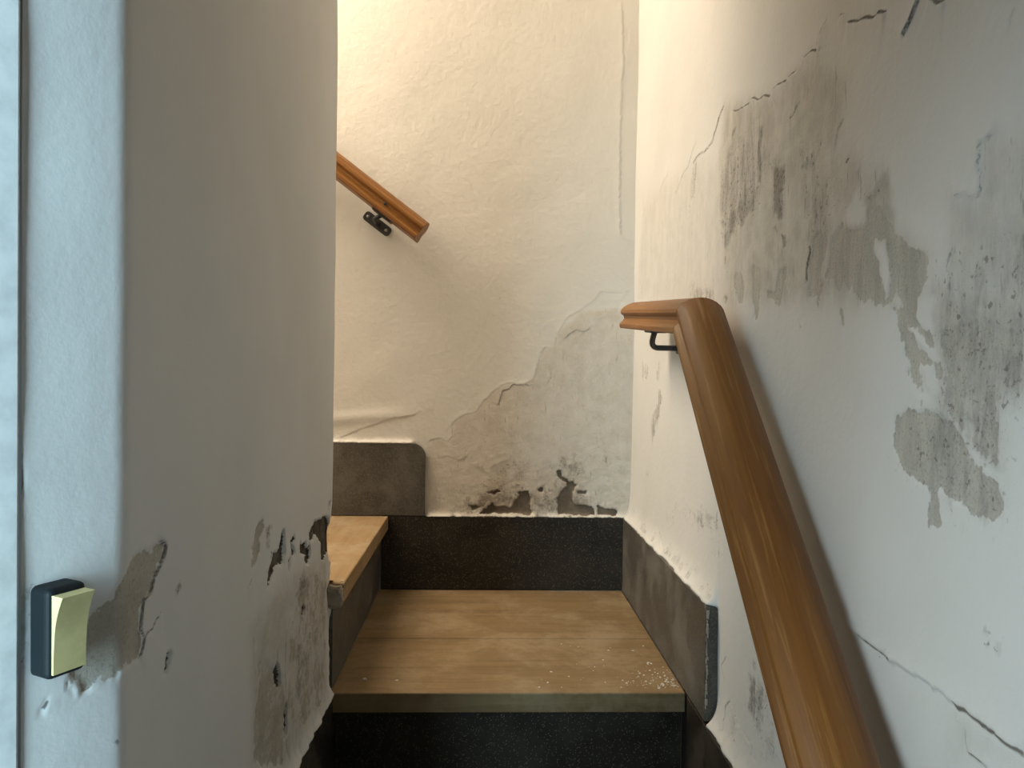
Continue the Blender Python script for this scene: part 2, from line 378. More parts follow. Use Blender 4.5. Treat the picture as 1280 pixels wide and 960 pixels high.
    ([(1.252, 1.013), (1.282, 0.9994), (1.319, 0.9681), (1.367, 0.9651), (1.408, 0.9709), (1.45, 0.9648)], 1.6, 0.7),
    ([(1.219, 0.9913), (1.195, 0.9799), (1.158, 0.9742), (1.131, 0.9708), (1.115, 0.9731), (1.091, 0.963), (1.072, 0.9604), (1.048, 0.9518), (1.033, 0.9586), (1.014, 0.9571), (0.9928, 0.9519), (0.9857, 0.9554), (0.9625, 0.9537), (0.9502, 0.9595), (0.939, 0.9628), (0.9206, 0.961), (0.9044, 0.9551), (0.9016, 0.968), (0.8885, 0.9771), (0.8788, 0.9818)], 2.6, 1.0),
    ([(0.8542, 0.9682), (0.8466, 0.9696), (0.8367, 0.9679)], 1.0, 0.7),
    ([(0.8325, 0.9556), (0.8091, 0.9468), (0.7851, 0.9402), (0.77, 0.9333), (0.7625, 0.9336), (0.744, 0.9266)], 2.2, 1.0),
    ([(0.6886, 0.9124), (0.696, 0.9059), (0.7036, 0.8977), (0.7114, 0.8939), (0.715, 0.8887)], 3.0, 0.75),  # dark line here paints the shadow beside the lifted edge
    ([(0.6734, 0.9059), (0.6587, 0.8953), (0.6495, 0.8936)], 2.0, 1.0),
    ([(0.9504, 0.9114), (0.9609, 0.9078), (0.9716, 0.901), (0.9841, 0.8977)], 1.0, 0.6),
    ([(0.8324, 0.8538), (0.8387, 0.8482), (0.8458, 0.844), (0.851, 0.8353), (0.8532, 0.8203)], 1.0, 0.5),
    ([(0.9167, 0.726), (0.9111, 0.7195), (0.9159, 0.709), (0.9207, 0.6984), (0.9185, 0.6812)], 1.4, 0.9),
    ([(0.8203, 0.8047), (0.8271, 0.8002)], 0.8, 0.8),
    ([(0.5754, 0.7559), (0.5871, 0.7566), (0.5961, 0.7568), (0.5997, 0.7535), (0.5969, 0.7458), (0.5985, 0.7403), (0.5952, 0.7325), (0.5942, 0.7245), (0.5958, 0.717), (0.5981, 0.7126), (0.6069, 0.7139), (0.6136, 0.7195), (0.6235, 0.7209), (0.6302, 0.7198)], 1.8, 0.45),
    ([(0.6302, 0.676), (0.6351, 0.6684), (0.6354, 0.659), (0.6292, 0.6519), (0.6312, 0.6417)], 1.0, 0.6),
    ([(0.5593, 0.8446), (0.5635, 0.8372), (0.5645, 0.8283)], 0.8, 0.4),
    ([(0.8031, 0.3047), (0.7907, 0.304), (0.7728, 0.3037), (0.752, 0.3022), (0.7322, 0.3021), (0.7168, 0.3015), (0.7053, 0.301), (0.6788, 0.3032), (0.6472, 0.3052), (0.6208, 0.3052), (0.612, 0.3029), (0.6034, 0.3014), (0.594, 0.3027), (0.5848, 0.3017), (0.576, 0.3022), (0.561, 0.3014), (0.5507, 0.3009), (0.5408, 0.2996), (0.5276, 0.3009)], -3.0, 0.35),
    ([(0.7728, 0.3037), (0.752, 0.3022), (0.7322, 0.3021), (0.7168, 0.3015), (0.7069, 0.3014)], 0.0, 1.0),
    ([(0.612, 0.3029), (0.6034, 0.3014), (0.5941, 0.3034), (0.5848, 0.3017), (0.576, 0.3022), (0.561, 0.3014), (0.5507, 0.3002), (0.5408, 0.3003), (0.5276, 0.3009)], 0.0, 1.6),
    ([(0.5916, 0.2714), (0.5814, 0.2722), (0.5661, 0.2722)], -1.6, 0.8),
    ([(1.189, 0.1246), (1.216, 0.0998), (1.206, 0.089), (1.198, 0.083)], 0.8, 0.6),
    ([(1.167, 0.0642), (1.189, 0.0462), (1.189, 0.0227), (1.182, 0.0087)], 1.0, 0.7),
    ([(1.163, 0.0633), (1.128, 0.0454), (1.088, 0.0426), (1.065, 0.0457), (1.066, 0.0297), (1.043, 0.0311)], 1.0, 0.5),
    ([(1.008, 0.0861), (1.001, 0.0772), (0.988, 0.0763), (0.9907, 0.0676)], 1.0, 0.6),
    ([(1.826, 1.007), (1.849, 0.9859), (1.909, 0.9563)], 0.6, 0.3),
    ([(1.642, 0.9936), (1.681, 0.9918), (1.722, 0.9725)], 0.6, 0.4),
    ([(1.667, 0.2301), (1.59, 0.2018)], 0, 0.6),
  ],
  'tone': [
    ([(1.252, 1.013), (1.117, 0.9731), (1.048, 0.9531), (0.9577, 0.9546), (0.9028, 0.9574), (0.828, 0.892), (0.833, 0.8422), (0.8703, 0.8106), (0.8163, 0.6467), (1.216, 0.6809), (1.274, 0.8233), (1.281, 0.9304)], 0.6, 0.03),
    ([(1.902, 0.991), (1.585, 0.9876), (1.397, 0.9621), (1.281, 0.9304), (1.2, 0.6795), (1.96, 0.7446)], 0.34, 0.04),
    ([(0.943, 0.8573), (0.8241, 0.8121), (0.743, 0.7706), (0.7348, 0.7195), (0.6638, 0.6781), (0.6718, 0.6343), (0.9232, 0.6558)], 0.6, 0.03),
    ([(0.7867, 0.759), (0.7371, 0.7722), (0.7167, 0.6981), (0.6687, 0.6788), (0.6935, 0.6652), (0.7777, 0.7083)], 0.85, 0.012),
    ([(0.6335, 0.7212), (0.5979, 0.712), (0.5956, 0.7525), (0.5751, 0.7538), (0.5345, 0.7482), (0.5298, 0.6221), (0.6342, 0.6311)], 0.55, 0.02),
    ([(0.6586, 0.6483), (0.5356, 0.6445), (0.5323, 0.5565), (0.5638, 0.5479), (0.5616, 0.4929), (0.5979, 0.509), (0.6446, 0.5498)], 0.7, 0.03),
    ([(0.6156, 0.3014), (0.5964, 0.3024), (0.5295, 0.3019), (0.5291, 0.2916), (0.6134, 0.2475)], 0.35, 0.03),
    ([(0.7556, 0.3), (0.7135, 0.301), (0.6472, 0.3052), (0.641, 0.2871), (0.6839, 0.2107), (0.7159, 0.2046)], 0.15, 0.04),
  ],
}
DMG['back'] = {
  'bare': [
    ([(-0.144, 0.3758), (-0.1371, 0.3866), (-0.1087, 0.3926), (-0.0944, 0.3835), (-0.0803, 0.3943), (-0.0794, 0.4336), (-0.0597, 0.4481), (-0.0172, 0.4629), (-0.0032, 0.4845), (0.0249, 0.5135), (0.046, 0.5316), (0.0674, 0.5369), (0.1032, 0.5324), (0.128, 0.5471), (0.1383, 0.5758), (0.1449, 0.6116), (0.1554, 0.6296), (0.1804, 0.6336), (0.1906, 0.6695), (0.2471, 0.7261), (0.3871, 0.7443), (0.3968, 0.1942), (-0.1417, 0.19), (-0.1472, 0.3436)], 0.22),
  ],
  'deep': [
    ([(-0.0043, 0.1977), (0.0112, 0.2096), (0.0246, 0.2215), (0.0365, 0.2137), (0.056, 0.2159), (0.0756, 0.2062), (0.0832, 0.222), (0.0947, 0.2377), (0.0984, 0.2534), (0.118, 0.2536), (0.1242, 0.2301), (0.1225, 0.2144), (0.1305, 0.2027), (0.1267, 0.1968), (0.0758, 0.1984), (0.0406, 0.1981)], 1.0),
    ([(0.199, 0.2151), (0.1966, 0.2386), (0.2082, 0.2544), (0.2197, 0.2663), (0.2235, 0.2781), (0.2352, 0.2802), (0.2432, 0.2724), (0.2337, 0.2546), (0.2359, 0.239), (0.2381, 0.2233), (0.2638, 0.2195), (0.2875, 0.2119), (0.2917, 0.1981), (0.2563, 0.1939), (0.2012, 0.1994)], 1.0),
    ([(0.1916, 0.3092), (0.2014, 0.3085), (0.2075, 0.2937), (0.2214, 0.2859), (0.2235, 0.2762), (0.1997, 0.2897)], 0.8),
    ([(0.2474, 0.2567), (0.271, 0.2569), (0.2692, 0.251), (0.2515, 0.2501)], 0.9),
    ([(0.3016, 0.1982), (0.3032, 0.2199), (0.3151, 0.2121), (0.327, 0.2082), (0.3467, 0.2123), (0.3568, 0.2006), (0.3509, 0.1947)], 0.9),
    ([(0.1472, 0.2617), (0.1609, 0.265), (0.1591, 0.254), (0.1493, 0.2539)], 0.7),
    ([(0.0086, 0.2526), (0.0397, 0.2607), (0.0476, 0.253), (0.0282, 0.2469)], 0.6),
    ([(-0.0338, 0.2171), (-0.0182, 0.2192), (-0.0025, 0.2134), (-0.0219, 0.2054)], 0.6),
  ],
  'mold': [
    ([(-0.053, 0.1974), (-0.0301, 0.2367), (0.0085, 0.2605), (0.0825, 0.269), (0.1297, 0.2537), (0.1923, 0.2621), (0.2075, 0.2937), (0.2471, 0.2783), (0.2877, 0.2001)], 0.75, 0.03),
    ([(0.1836, 0.317), (0.2067, 0.3486), (0.2696, 0.3414), (0.2625, 0.2942), (0.2234, 0.282)], 0.65, 0.02),
    ([(0.0272, 0.3154), (0.0736, 0.3471), (0.1288, 0.3164), (0.1218, 0.2615), (0.0047, 0.2526)], 0.4, 0.03),
    ([(0.2928, 0.3652), (0.3324, 0.3577), (0.3411, 0.3107), (0.3018, 0.3024)], 0.35, 0.02),
    ([(0.3208, 0.3439), (0.3279, 0.344), (0.3269, 0.3341), (0.3217, 0.3341)], 0.9, 0.004),
    ([(-0.1425, 0.258), (-0.0855, 0.2442), (-0.1062, 0.201), (-0.1418, 0.2008)], 0.3, 0.03),
    ([(0.2543, 0.5059), (0.3624, 0.5073), (0.3736, 0.2771), (0.2648, 0.3049)], 0.25, 0.05),
  ],
  'pale': [
  ],
  'crack': [
    ([(-0.144, 0.3758), (-0.1371, 0.3866), (-0.1087, 0.3926), (-0.0944, 0.3835), (-0.0803, 0.3943), (-0.0794, 0.4336), (-0.0597, 0.4481), (-0.0172, 0.4629), (-0.0032, 0.4845), (0.0249, 0.5135), (0.046, 0.5316), (0.0674, 0.5369), (0.1032, 0.5324), (0.128, 0.5471), (0.1383, 0.5758), (0.1449, 0.6116), (0.1554, 0.6296), (0.1804, 0.6336)], 1.0, 0.4),
    ([(0.0361, 0.4758), (0.043, 0.4959), (0.0498, 0.516), (0.0676, 0.5212), (0.0746, 0.532), (0.1283, 0.5313)], 1.6, 0.8),
    ([(0.1804, 0.6336), (0.1906, 0.6695), (0.215, 0.7091), (0.2471, 0.7261), (0.2861, 0.7568), (0.3001, 0.7785), (0.3289, 0.7755), (0.3865, 0.7801)], 0.7, 0.3),
    ([(0.2052, 0.6519), (0.2193, 0.6664), (0.2371, 0.6774), (0.2587, 0.6735), (0.2765, 0.6838)], 1.4, 0.6),
    ([(0.1641, 0.5297), (0.1745, 0.5549), (0.1705, 0.5763), (0.1631, 0.594)], 0.8, 0.5),
    ([(-0.1187, 0.3404), (-0.0939, 0.3456), (-0.051, 0.3339), (-0.037, 0.352), (-0.0514, 0.359)], 0.8, 0.4),
    ([(-0.0367, 0.3269), (-0.0008, 0.313), (0.0173, 0.2953), (0.0276, 0.3204), (0.0703, 0.3388), (0.0808, 0.3532)], 0.8, 0.4),
    ([(0.0685, 0.4605), (0.0653, 0.4318), (0.0765, 0.4033)], 0.5, 0.3),
    ([(-0.3844, 0.3837), (-0.3143, 0.413), (-0.244, 0.4387), (-0.1663, 0.4539)], 1.2, 0.0),
    ([(0.0281, 0.7877), (0.0445, 0.7382)], 0.4, 0.4),
    ([(0.3418, 1.532), (0.3464, 1.464), (0.3516, 1.368), (0.3467, 1.327), (0.3463, 1.189), (0.3466, 1.051), (0.3509, 0.927), (0.3839, 0.9139)], -1.8, 0.25),
    ([(0.3603, 1.464), (0.363, 1.43), (0.353, 1.368)], 0.8, 0.3),
  ],
  'tone': [
    ([(-0.144, 0.3758), (-0.1371, 0.3866), (-0.1087, 0.3926), (-0.0944, 0.3835), (-0.0803, 0.3943), (-0.0794, 0.4336), (-0.0597, 0.4481), (-0.0172, 0.4629), (-0.0032, 0.4845), (0.0249, 0.5135), (0.046, 0.5316), (0.0674, 0.5369), (0.1032, 0.5324), (0.128, 0.5471), (0.1383, 0.5758), (0.1449, 0.6116), (0.1554, 0.6296), (0.1804, 0.6336), (0.1906, 0.6695), (0.2471, 0.7261), (0.3871, 0.7443), (0.3968, 0.1942), (-0.1417, 0.19), (-0.1472, 0.3436)], 0.4, 0.01),
    ([(-0.0724, 0.1933), (-0.0381, 0.2522), (0.027, 0.331), (0.1288, 0.3164), (0.2616, 0.3531), (0.3036, 0.1923)], 0.55, 0.04),
  ],
}
DMG['left'] = {
  'bare': [
    ([(0.636, 0.428), (0.6529, 0.4219), (0.6547, 0.4143), (0.6446, 0.4049), (0.631, 0.3968), (0.6285, 0.3882), (0.6105, 0.3822), (0.6057, 0.3637), (0.6084, 0.3516), (0.6036, 0.3411), (0.58, 0.3426), (0.573, 0.3387), (0.5549, 0.3389), (0.5431, 0.3362), (0.5409, 0.3481), (0.5367, 0.3555), (0.5408, 0.3621), (0.5439, 0.3771), (0.5481, 0.3839), (0.5524, 0.3928), (0.5668, 0.3992), (0.5772, 0.4071), (0.5858, 0.4219), (0.6024, 0.4255), (0.628, 0.4217)], 1.0),
    ([(0.5341, 0.3495), (0.5367, 0.3516), (0.5403, 0.3383), (0.5395, 0.3336)], 1.0),
    ([(0.9338, 0.3897), (0.9451, 0.3876), (0.9427, 0.375), (0.9264, 0.3607), (0.9352, 0.3442), (0.911, 0.3358), (0.8955, 0.3328), (0.89, 0.3442), (0.8923, 0.3529), (0.8885, 0.3615), (0.9047, 0.3703), (0.9149, 0.3823)], 0.9),
    ([(1.063, 0.2325), (1.113, 0.2558), (1.21, 0.2522), (1.327, 0.2216), (1.319, 0.1308), (1.311, 0.0303), (1.242, 0.0098), (1.14, 0.029), (1.052, 0.0874), (1.057, 0.168)], 0.58),
    ([(0.9044, 0.226), (0.9611, 0.2045), (1.034, 0.1607), (1.052, 0.1042), (1.039, 0.0282), (0.9022, 0.0994), (0.9063, 0.1614), (0.9234, 0.1899)], 0.75),
  ],
  'deep': [
    ([(0.6586, 0.3203), (0.6657, 0.3193), (0.6646, 0.3119), (0.6605, 0.3086), (0.6564, 0.3139)], 1.0),
    ([(1.029, 0.3484), (1.037, 0.3467), (1.039, 0.3318), (1.044, 0.3199), (1.035, 0.3112), (1.002, 0.3125), (0.9865, 0.3062), (0.9714, 0.3002), (0.9596, 0.2984), (0.965, 0.3119), (0.9769, 0.319), (0.9827, 0.3277), (1.011, 0.3277), (1.017, 0.3386)], 1.0),
    ([(1.074, 0.3296), (1.096, 0.3274), (1.089, 0.3225), (1.085, 0.3176), (1.096, 0.3058), (1.086, 0.3072), (1.074, 0.3184)], 1.0),
    ([(1.129, 0.3135), (1.133, 0.3027), (1.154, 0.3089), (1.162, 0.3069), (1.17, 0.2941), (1.189, 0.2936), (1.195, 0.28), (1.186, 0.2707), (1.164, 0.2753), (1.159, 0.2825), (1.176, 0.2864), (1.146, 0.2967), (1.129, 0.2977)], 1.0),
    ([(1.188, 0.3165), (1.225, 0.3236), (1.276, 0.3179), (1.325, 0.3157), (1.379, 0.2834), (1.382, 0.2203), (1.357, 0.2408), (1.339, 0.2544), (1.317, 0.2413), (1.281, 0.2547), (1.277, 0.2844), (1.236, 0.3043), (1.189, 0.3019)], 1.0),
    ([(1.335, 0.3341), (1.352, 0.3382), (1.343, 0.3233), (1.334, 0.3262)], 1.0),
    ([(1.057, 0.3023), (1.082, 0.3053), (1.075, 0.2996), (1.062, 0.2917)], 1.0),
    ([(1.141, 0.2097), (1.167, 0.2067), (1.158, 0.2022), (1.143, 0.2041)], 0.9),
    ([(1.003, 0.1845), (1.019, 0.1667), (1.027, 0.1433), (1.012, 0.1496), (0.9921, 0.1772)], 1.0),
    ([(1.051, 0.1084), (1.06, 0.1006), (1.056, 0.0626), (1.048, 0.0686)], 1.0),
    ([(1.142, 0.2141), (1.167, 0.204), (1.156, 0.1985), (1.137, 0.2069)], 1.0),
  ],
  'mold': [
    ([(0.6756, 0.3782), (0.687, 0.375), (0.6871, 0.3676), (0.6782, 0.3715)], 1.0, 0.003),
    ([(0.7193, 0.4334), (0.7411, 0.4212), (0.749, 0.4059), (0.7376, 0.4138)], 0.4, 0.01),
    ([(0.5663, 0.2898), (0.5705, 0.2929), (0.5698, 0.2904)], 0.8, 0.004),
    ([(0.9517, 0.3633), (0.9752, 0.3684), (0.9697, 0.3527), (0.9855, 0.3373), (0.9643, 0.3355), (0.9493, 0.3457)], 0.7, 0.006),
    ([(1.114, 0.2684), (1.192, 0.2434), (1.192, 0.2267), (1.149, 0.2232), (1.116, 0.2332)], 0.6, 0.01),
    ([(1.107, 0.2511), (1.25, 0.2145), (1.233, 0.1592), (1.093, 0.2056)], 0.2, 0.03),
    ([(0.5033, 0.4214), (0.5079, 0.4259), (0.5155, 0.426), (0.5098, 0.4198), (0.5071, 0.4111), (0.5072, 0.3696), (0.5044, 0.363), (0.5017, 0.3621), (0.5035, 0.3784)], 0.6, 0.006),
    ([(0.4986, 0.4725), (0.5031, 0.4718), (0.5032, 0.4643), (0.5004, 0.4648)], 0.3, 0.012),
    ([(1.109, 0.131), (1.156, 0.1033), (1.138, 0.0837), (1.11, 0.1044)], 0.6, 0.008),
    ([(0.923, 0.2045), (1.019, 0.1586), (1.007, 0.0683), (0.9259, 0.1089)], 0.2, 0.02),
    ([(1.116, 0.1718), (1.194, 0.1347), (1.175, 0.114), (1.118, 0.1274)], 0.5, 0.01),
    ([(1.093, 0.0834), (1.168, 0.0479), (1.169, 0.0339), (1.103, 0.0663)], 0.6, 0.008),
    ([(0.9619, 0.1816), (1.051, 0.1293), (1.055, 0.0198), (0.9265, 0.0867)], 0.2, 0.03),
    ([(0.5005, 0.45), (0.5041, 0.4492), (0.5042, 0.4324), (0.5006, 0.4296)], 0.3, 0.012),
  ],
  'pale': [
  ],
  'crack': [
    ([(0.6387, 0.4269), (0.6546, 0.4196), (0.6536, 0.4134), (0.6446, 0.4049), (0.6316, 0.3966), (0.6274, 0.3874), (0.612, 0.3829), (0.6067, 0.3633), (0.6144, 0.3539), (0.611, 0.3462), (0.6036, 0.3404)], 1.5, 0.8),
    ([(0.6481, 0.364), (0.6343, 0.361), (0.6289, 0.3569), (0.6143, 0.3573)], 0.7, 0.7),
    ([(0.5205, 0.3422), (0.5193, 0.3398), (0.5162, 0.3373)], 0.4, 0.9),
    ([(0.8982, 0.3266), (0.8882, 0.3216), (0.8783, 0.3175)], 0.6, 0.6),
    ([(1.045, 0.2055), (1.043, 0.1569), (1.051, 0.1126), (1.053, 0.0621), (1.071, 0.0198)], 1.0, 0.6),
    ([(1.122, 0.2532), (1.097, 0.2174), (1.073, 0.1788), (1.049, 0.1711)], 0.8, 0.3),
    ([(0.8985, 0.261), (0.9019, 0.2199), (0.917, 0.2004), (0.9034, 0.1658), (0.9032, 0.0989)], 0.7, 0.3),
    ([(0.4976, 0.8173), (0.4978, 0.7513), (0.4992, 0.6492), (0.4979, 0.5666), (0.5007, 0.5146), (0.5028, 0.483)], 0.6, 1.0),
  ],
  'tone': [
    ([(0.8875, 0.2648), (1.036, 0.2903), (1.34, 0.2483), (1.329, 0.0051), (1.046, 0.0242), (0.9032, 0.0989)], 0.5, 0.03),
  ],
}

# ------------------------------------------------------------------ damaged plaster walls (fine grids with real relief)
def vnoise(s, t, cell, seed):
    """Smooth value noise in -1..1 on arrays of wall coordinates."""
    r = np.random.default_rng(seed)
    tab = r.random((256, 256)) * 2 - 1
    x = s / cell + 1000.0; y = t / cell + 1000.0
    xi = np.floor(x).astype(int); yi = np.floor(y).astype(int)
    fx = x - xi; fy = y - yi
    fx = fx * fx * (3 - 2 * fx); fy = fy * fy * (3 - 2 * fy)
    g = lambda i, j: tab[i % 256, j % 256]
    return (g(xi, yi) * (1 - fx) * (1 - fy) + g(xi + 1, yi) * fx * (1 - fy) + g(xi, yi + 1) * (1 - fx) * fy + g(xi + 1, yi + 1) * fx * fy)

def seg_dist(s, t, pts, closed):
    P = list(pts) + ([pts[0]] if closed else [])
    best = np.full(s.shape, 1e9); side = np.zeros(s.shape); inside = np.zeros(s.shape, bool)
    n = len(P) - 1; along = np.zeros(s.shape)
    for i in range(n):
        (ax, ay), (bx, by) = P[i], P[i + 1]
        dx, dy = bx - ax, by - ay
        L = dx * dx + dy * dy + 1e-12
        k = ((s - ax) * dx + (t - ay) * dy) / L
        kc = np.clip(k, 0, 1)
        d = np.hypot(s - ax - kc * dx, t - ay - kc * dy)
        m = d < best
        best = np.where(m, d, best)
        side = np.where(m, dx * (t - ay) - dy * (s - ax), side)
        along = np.where(m, (i + kc) / n, along)
        if closed:
            c = ((ay > t) != (by > t))
            with np.errstate(divide='ignore', invalid='ignore'):
                xx = ax + (t - ay) * dx / (dy if abs(dy) > 1e-12 else 1e-12)
            inside ^= c & (s < xx)
    return best, np.sign(side), inside, along

def smooth(x):
    x = np.clip(x, 0, 1); return x * x * (3 - 2 * x)

def wall_fields(S, T, dmg, seed):
    """Relief (metres, into the room) and wear masks of a wall from the outlines of its damage."""
    js = S + 0.0028 * vnoise(S, T, 0.011, seed) + 0.0016 * vnoise(S, T, 0.005, seed + 1)
    jt = T + 0.0028 * vnoise(S, T, 0.011, seed + 2) + 0.0016 * vnoise(S, T, 0.005, seed + 3)
    wob = 0.0075 * vnoise(S, T * 0.6, 0.034, seed + 14) + 0.004 * vnoise(S, T * 0.6, 0.014, seed + 15)
    wot = 0.016 * vnoise(S, T, 0.016, seed + 16) + 0.007 * vnoise(S, T, 0.007, seed + 17)
    F = {k: np.zeros(S.shape) for k in ('bare', 'deep', 'mold', 'crack', 'tone')}
    D = np.zeros(S.shape)
    def region(pts, pad):
        a = np.array(pts)
        return ((S > a[:, 0].min() - pad) & (S < a[:, 0].max() + pad) & (T > a[:, 1].min() - pad) & (T < a[:, 1].max() + pad))
    def sdf(pts, m):
        d, _, ins, _ = seg_dist(js[m], jt[m], pts, True)
        return np.where(ins, d, -d)
    for kind, w in (('bare', 0.006), ('deep', 0.004)):
        for pts, st in dmg[kind]:
            m = region(pts, 0.03)
            v = np.clip(0.5 + (sdf(pts, m) + (0.0018 if kind == 'deep' else 0)) / (2 * w), 0, 1) * (st * 0.82 if kind == 'bare' else st)
            F[kind][m] = np.maximum(F[kind][m], v)
    for pts, st, soft in dmg['tone']:
        m = region(pts, 0.03 + soft)
        F['tone'][m] = np.maximum(F['tone'][m], smooth(0.5 + sdf(pts, m) / (2 * soft)) * st)
    for pts, st in dmg['pale']:
        m = region(pts, 0.03)
        F['tone'][m] *= 1 - np.clip(0.5 + sdf(pts, m) / 0.012, 0, 1) * st
        v = np.clip(0.5 + sdf(pts, m) / 0.012, 0, 1) * st
        F['bare'][m] *= 1 - v
        F['mold'][m] *= 1 - v
    for e in dmg['mold']:
        pts, st, soft = e if len(e) == 3 else (e[0], e[1], 0.01)
        m = region(pts, 0.03 + soft)
        soft *= 1.5
        d, _, ins, _ = seg_dist(S[m] + wob[m] * min(1, soft / 0.010), T[m] + wot[m] * min(1, soft / 0.010), pts, True)
        v = smooth(0.5 + np.where(ins, d, -d) / (2 * soft)) * st
        F['mold'][m] = np.maximum(F['mold'][m], v)
    for pts, st in dmg['pale']:
        m = region(pts, 0.03)
        F['mold'][m] *= 1 - np.clip(0.5 + sdf(pts, m) / 0.012, 0, 1) * st
    for pts, lift, dark in dmg['crack']:
        m = region(pts, 0.05)
        d, side, _, al = seg_dist(0.6 * S[m] + 0.4 * js[m], 0.6 * T[m] + 0.4 * jt[m], pts, False)
        fade = smooth(al / 0.06) * smooth((1 - al) / 0.06)
        up = (side > 0) if lift > 0 else (side < 0)
        D[m] += abs(lift) * 1e-3 * np.where(up, np.exp(-d / 0.014), 0) * fade
        if dark > 0:
            wdt = 0.0014 + 0.0018 * min(dark, 1.6)
            v = np.clip(1.15 - d / wdt, 0, 1) * min(1.0, 0.35 + 0.6 * dark) * np.where(fade > 0, 0.6 + 0.4 * fade, 0)
            F['crack'][m] = np.maximum(F['crack'][m], v)
            D[m] -= 0.0006 * dark * np.clip(1.1 - d / wdt, 0, 1)
    D += -0.0014 * smooth((F['bare'] - 0.35) / 0.3) - 0.007 * smooth((F['deep'] - 0.35) / 0.3)
    D += F['mold'] * 0.0006 * vnoise(S, T, 0.006, seed + 9)
    D += 0.0016 * vnoise(S, T, 0.22, seed + 5) + 0.0007 * vnoise(S, T, 0.07, seed + 6)
    return D, F

def grid_wall(name, svals, tvals, base, normal, fields, mat):
    """base(s,t)->xyz arrays, normal(s)->xyz arrays"""
    S, T = np.meshgrid(svals, tvals, indexing='ij')
    D, F = fields(S, T)
    bx, by = base(S); nx, ny = normal(S)
    co = np.stack([bx + nx * D, by + ny * D, T], -1).reshape(-1, 3).astype(np.float32)
    ns, nt = len(svals), len(tvals)
    i, j = np.meshgrid(np.arange(ns - 1), np.arange(nt - 1), indexing='ij')
    a = (i * nt + j).ravel()
    q = np.stack([a, a + nt, a + nt + 1, a + 1], -1).astype(np.int32)
    # orient faces towards the room
    k = len(q) // 2
    p = co[q[k]]; fn = np.cross(p[1] - p[0], p[3] - p[0])
    nn = np.array([nx.ravel()[q[k, 0]], ny.ravel()[q[k, 0]], 0])
    if fn @ nn < 0: q = q[:, ::-1].copy()
    me = bpy.data.meshes.new(name)
    me.vertices.add(len(co)); me.vertices.foreach_set('co', co.ravel())
    me.loops.add(q.size); me.loops.foreach_set('vertex_index', q.ravel())
    me.polygons.add(len(q)); me.polygons.foreach_set('loop_start', np.arange(0, q.size, 4, dtype=np.int32))
    me.polygons.foreach_set('loop_total', np.full(len(q), 4, dtype=np.int32))
    me.polygons.foreach_set('use_smooth', np.ones(len(q), dtype=bool))
    me.update(calc_edges=True)
    for kname in ('bare', 'deep', 'mold', 'crack', 'tone'):
        at = me.attributes.new(kname, 'FLOAT', 'POINT')
        at.data.foreach_set('value', F[kname].ravel().astype(np.float32))
    me.materials.append(mat)
    o = bpy.data.objects.new(name, me)
    link(o); o['kind'] = 'structure'
    return o

def spaced(*runs):
    out = []
    for a, b, st in runs:
        n = max(1, int(round((b - a) / st)))
        out += list(np.linspace(a, b, n, endpoint=False))
    out.append(runs[-1][1])
    return np.array(out)

Z_TOP = 2.5
TZ = spaced((-0.62, -0.06, 0.05), (-0.06, 1.60, 0.0026), (1.60, Z_TOP, 0.1))

# right wall, s = Y
def f_right(S, T):
    D, F = wall_fields(S, T, DMG['right'], 11)
    lump = 0.92 + 0.16 * vnoise(S, T, 0.03, 31) + 0.05 * vnoise(S, T, 0.012, 32)
    # mortar ledge over the landing plate and, one riser lower, over the plate of the step below
    e1 = smooth((S - (YP - 0.004)) / 0.012)
    D += 0.0215 * e1 * np.exp(-np.clip(T - RISE, 0, 1) / 0.017) * smooth((T - RISE + 0.004) / 0.004) * np.clip(lump, 0.7, 1.0)
    e2 = smooth((YP + 0.0 - S) / 0.006) * smooth((S - 0.85) / 0.01)
    D += 0.021 * e2 * np.exp(-np.clip(T + 0.004, 0, 1) / 0.016) * smooth((T + 0.009) / 0.004) * np.clip(lump, 0.6, 1.0)
    r = np.exp(-np.clip(T - RISE - 0.012, 0, 1) / 0.02) * smooth((T - RISE - 0.004) / 0.004) * e1
    F['mold'] = np.maximum(F['mold'], 0.45 * r * smooth((S - 1.2) / 0.05) * (vnoise(S, T, 0.02, 41) > 0.1))
    return D, F
grid_wall('wall_right', spaced((-0.9, 0.50, 0.1), (0.50, 1.30, 0.0023), (1.30, 2.0, 0.0032)), TZ,
          lambda s: (np.full(s.shape, XWR), s), lambda s: (np.full(s.shape, -1.0), np.zeros(s.shape)), f_right, MAT_RIGHT)

# back wall, s = X
def f_back(S, T):
    D, F = wall_fields(S, T, DMG['back'], 21)
    lump = 1 + 0.5 * vnoise(S, T, 0.015, 33) + 0.4 * vnoise(S, T, 0.005, 34)
    e = smooth((S + 0.150) / 0.01)
    D += 0.0125 * e * np.exp(-np.clip(T - RISE, 0, 1) / 0.0045) * smooth((T - RISE + 0.003) / 0.003) * np.clip(lump, 0.2, 1.1)
    e2 = smooth((-0.172 - S) / 0.014)
    D += 0.0125 * e2 * np.exp(-np.clip(T - 2 * RISE, 0, 1) / 0.004) * smooth((T - 2 * RISE + 0.005) / 0.003) * np.clip(lump, 0.2, 1.1)
    # strip of filler up the corner, dented plaster over the upper plate
    D += 0.0035 * np.exp(-((T - 0.44 - 0.1 * (S + 0.35)) / 0.016) ** 2) * smooth((-0.14 - S) / 0.15)
    D += 0.0005 * vnoise(S, T, 0.12, 61) + 0.0002 * vnoise(S, T, 0.011, 62)
    low = smooth((0.45 - T) / 0.25) * smooth((S + 0.12) / 0.1)
    D += low * (0.0009 * vnoise(S, T, 0.02, 63) + 0.0007 * vnoise(S, T, 0.008, 64))
    return D, F
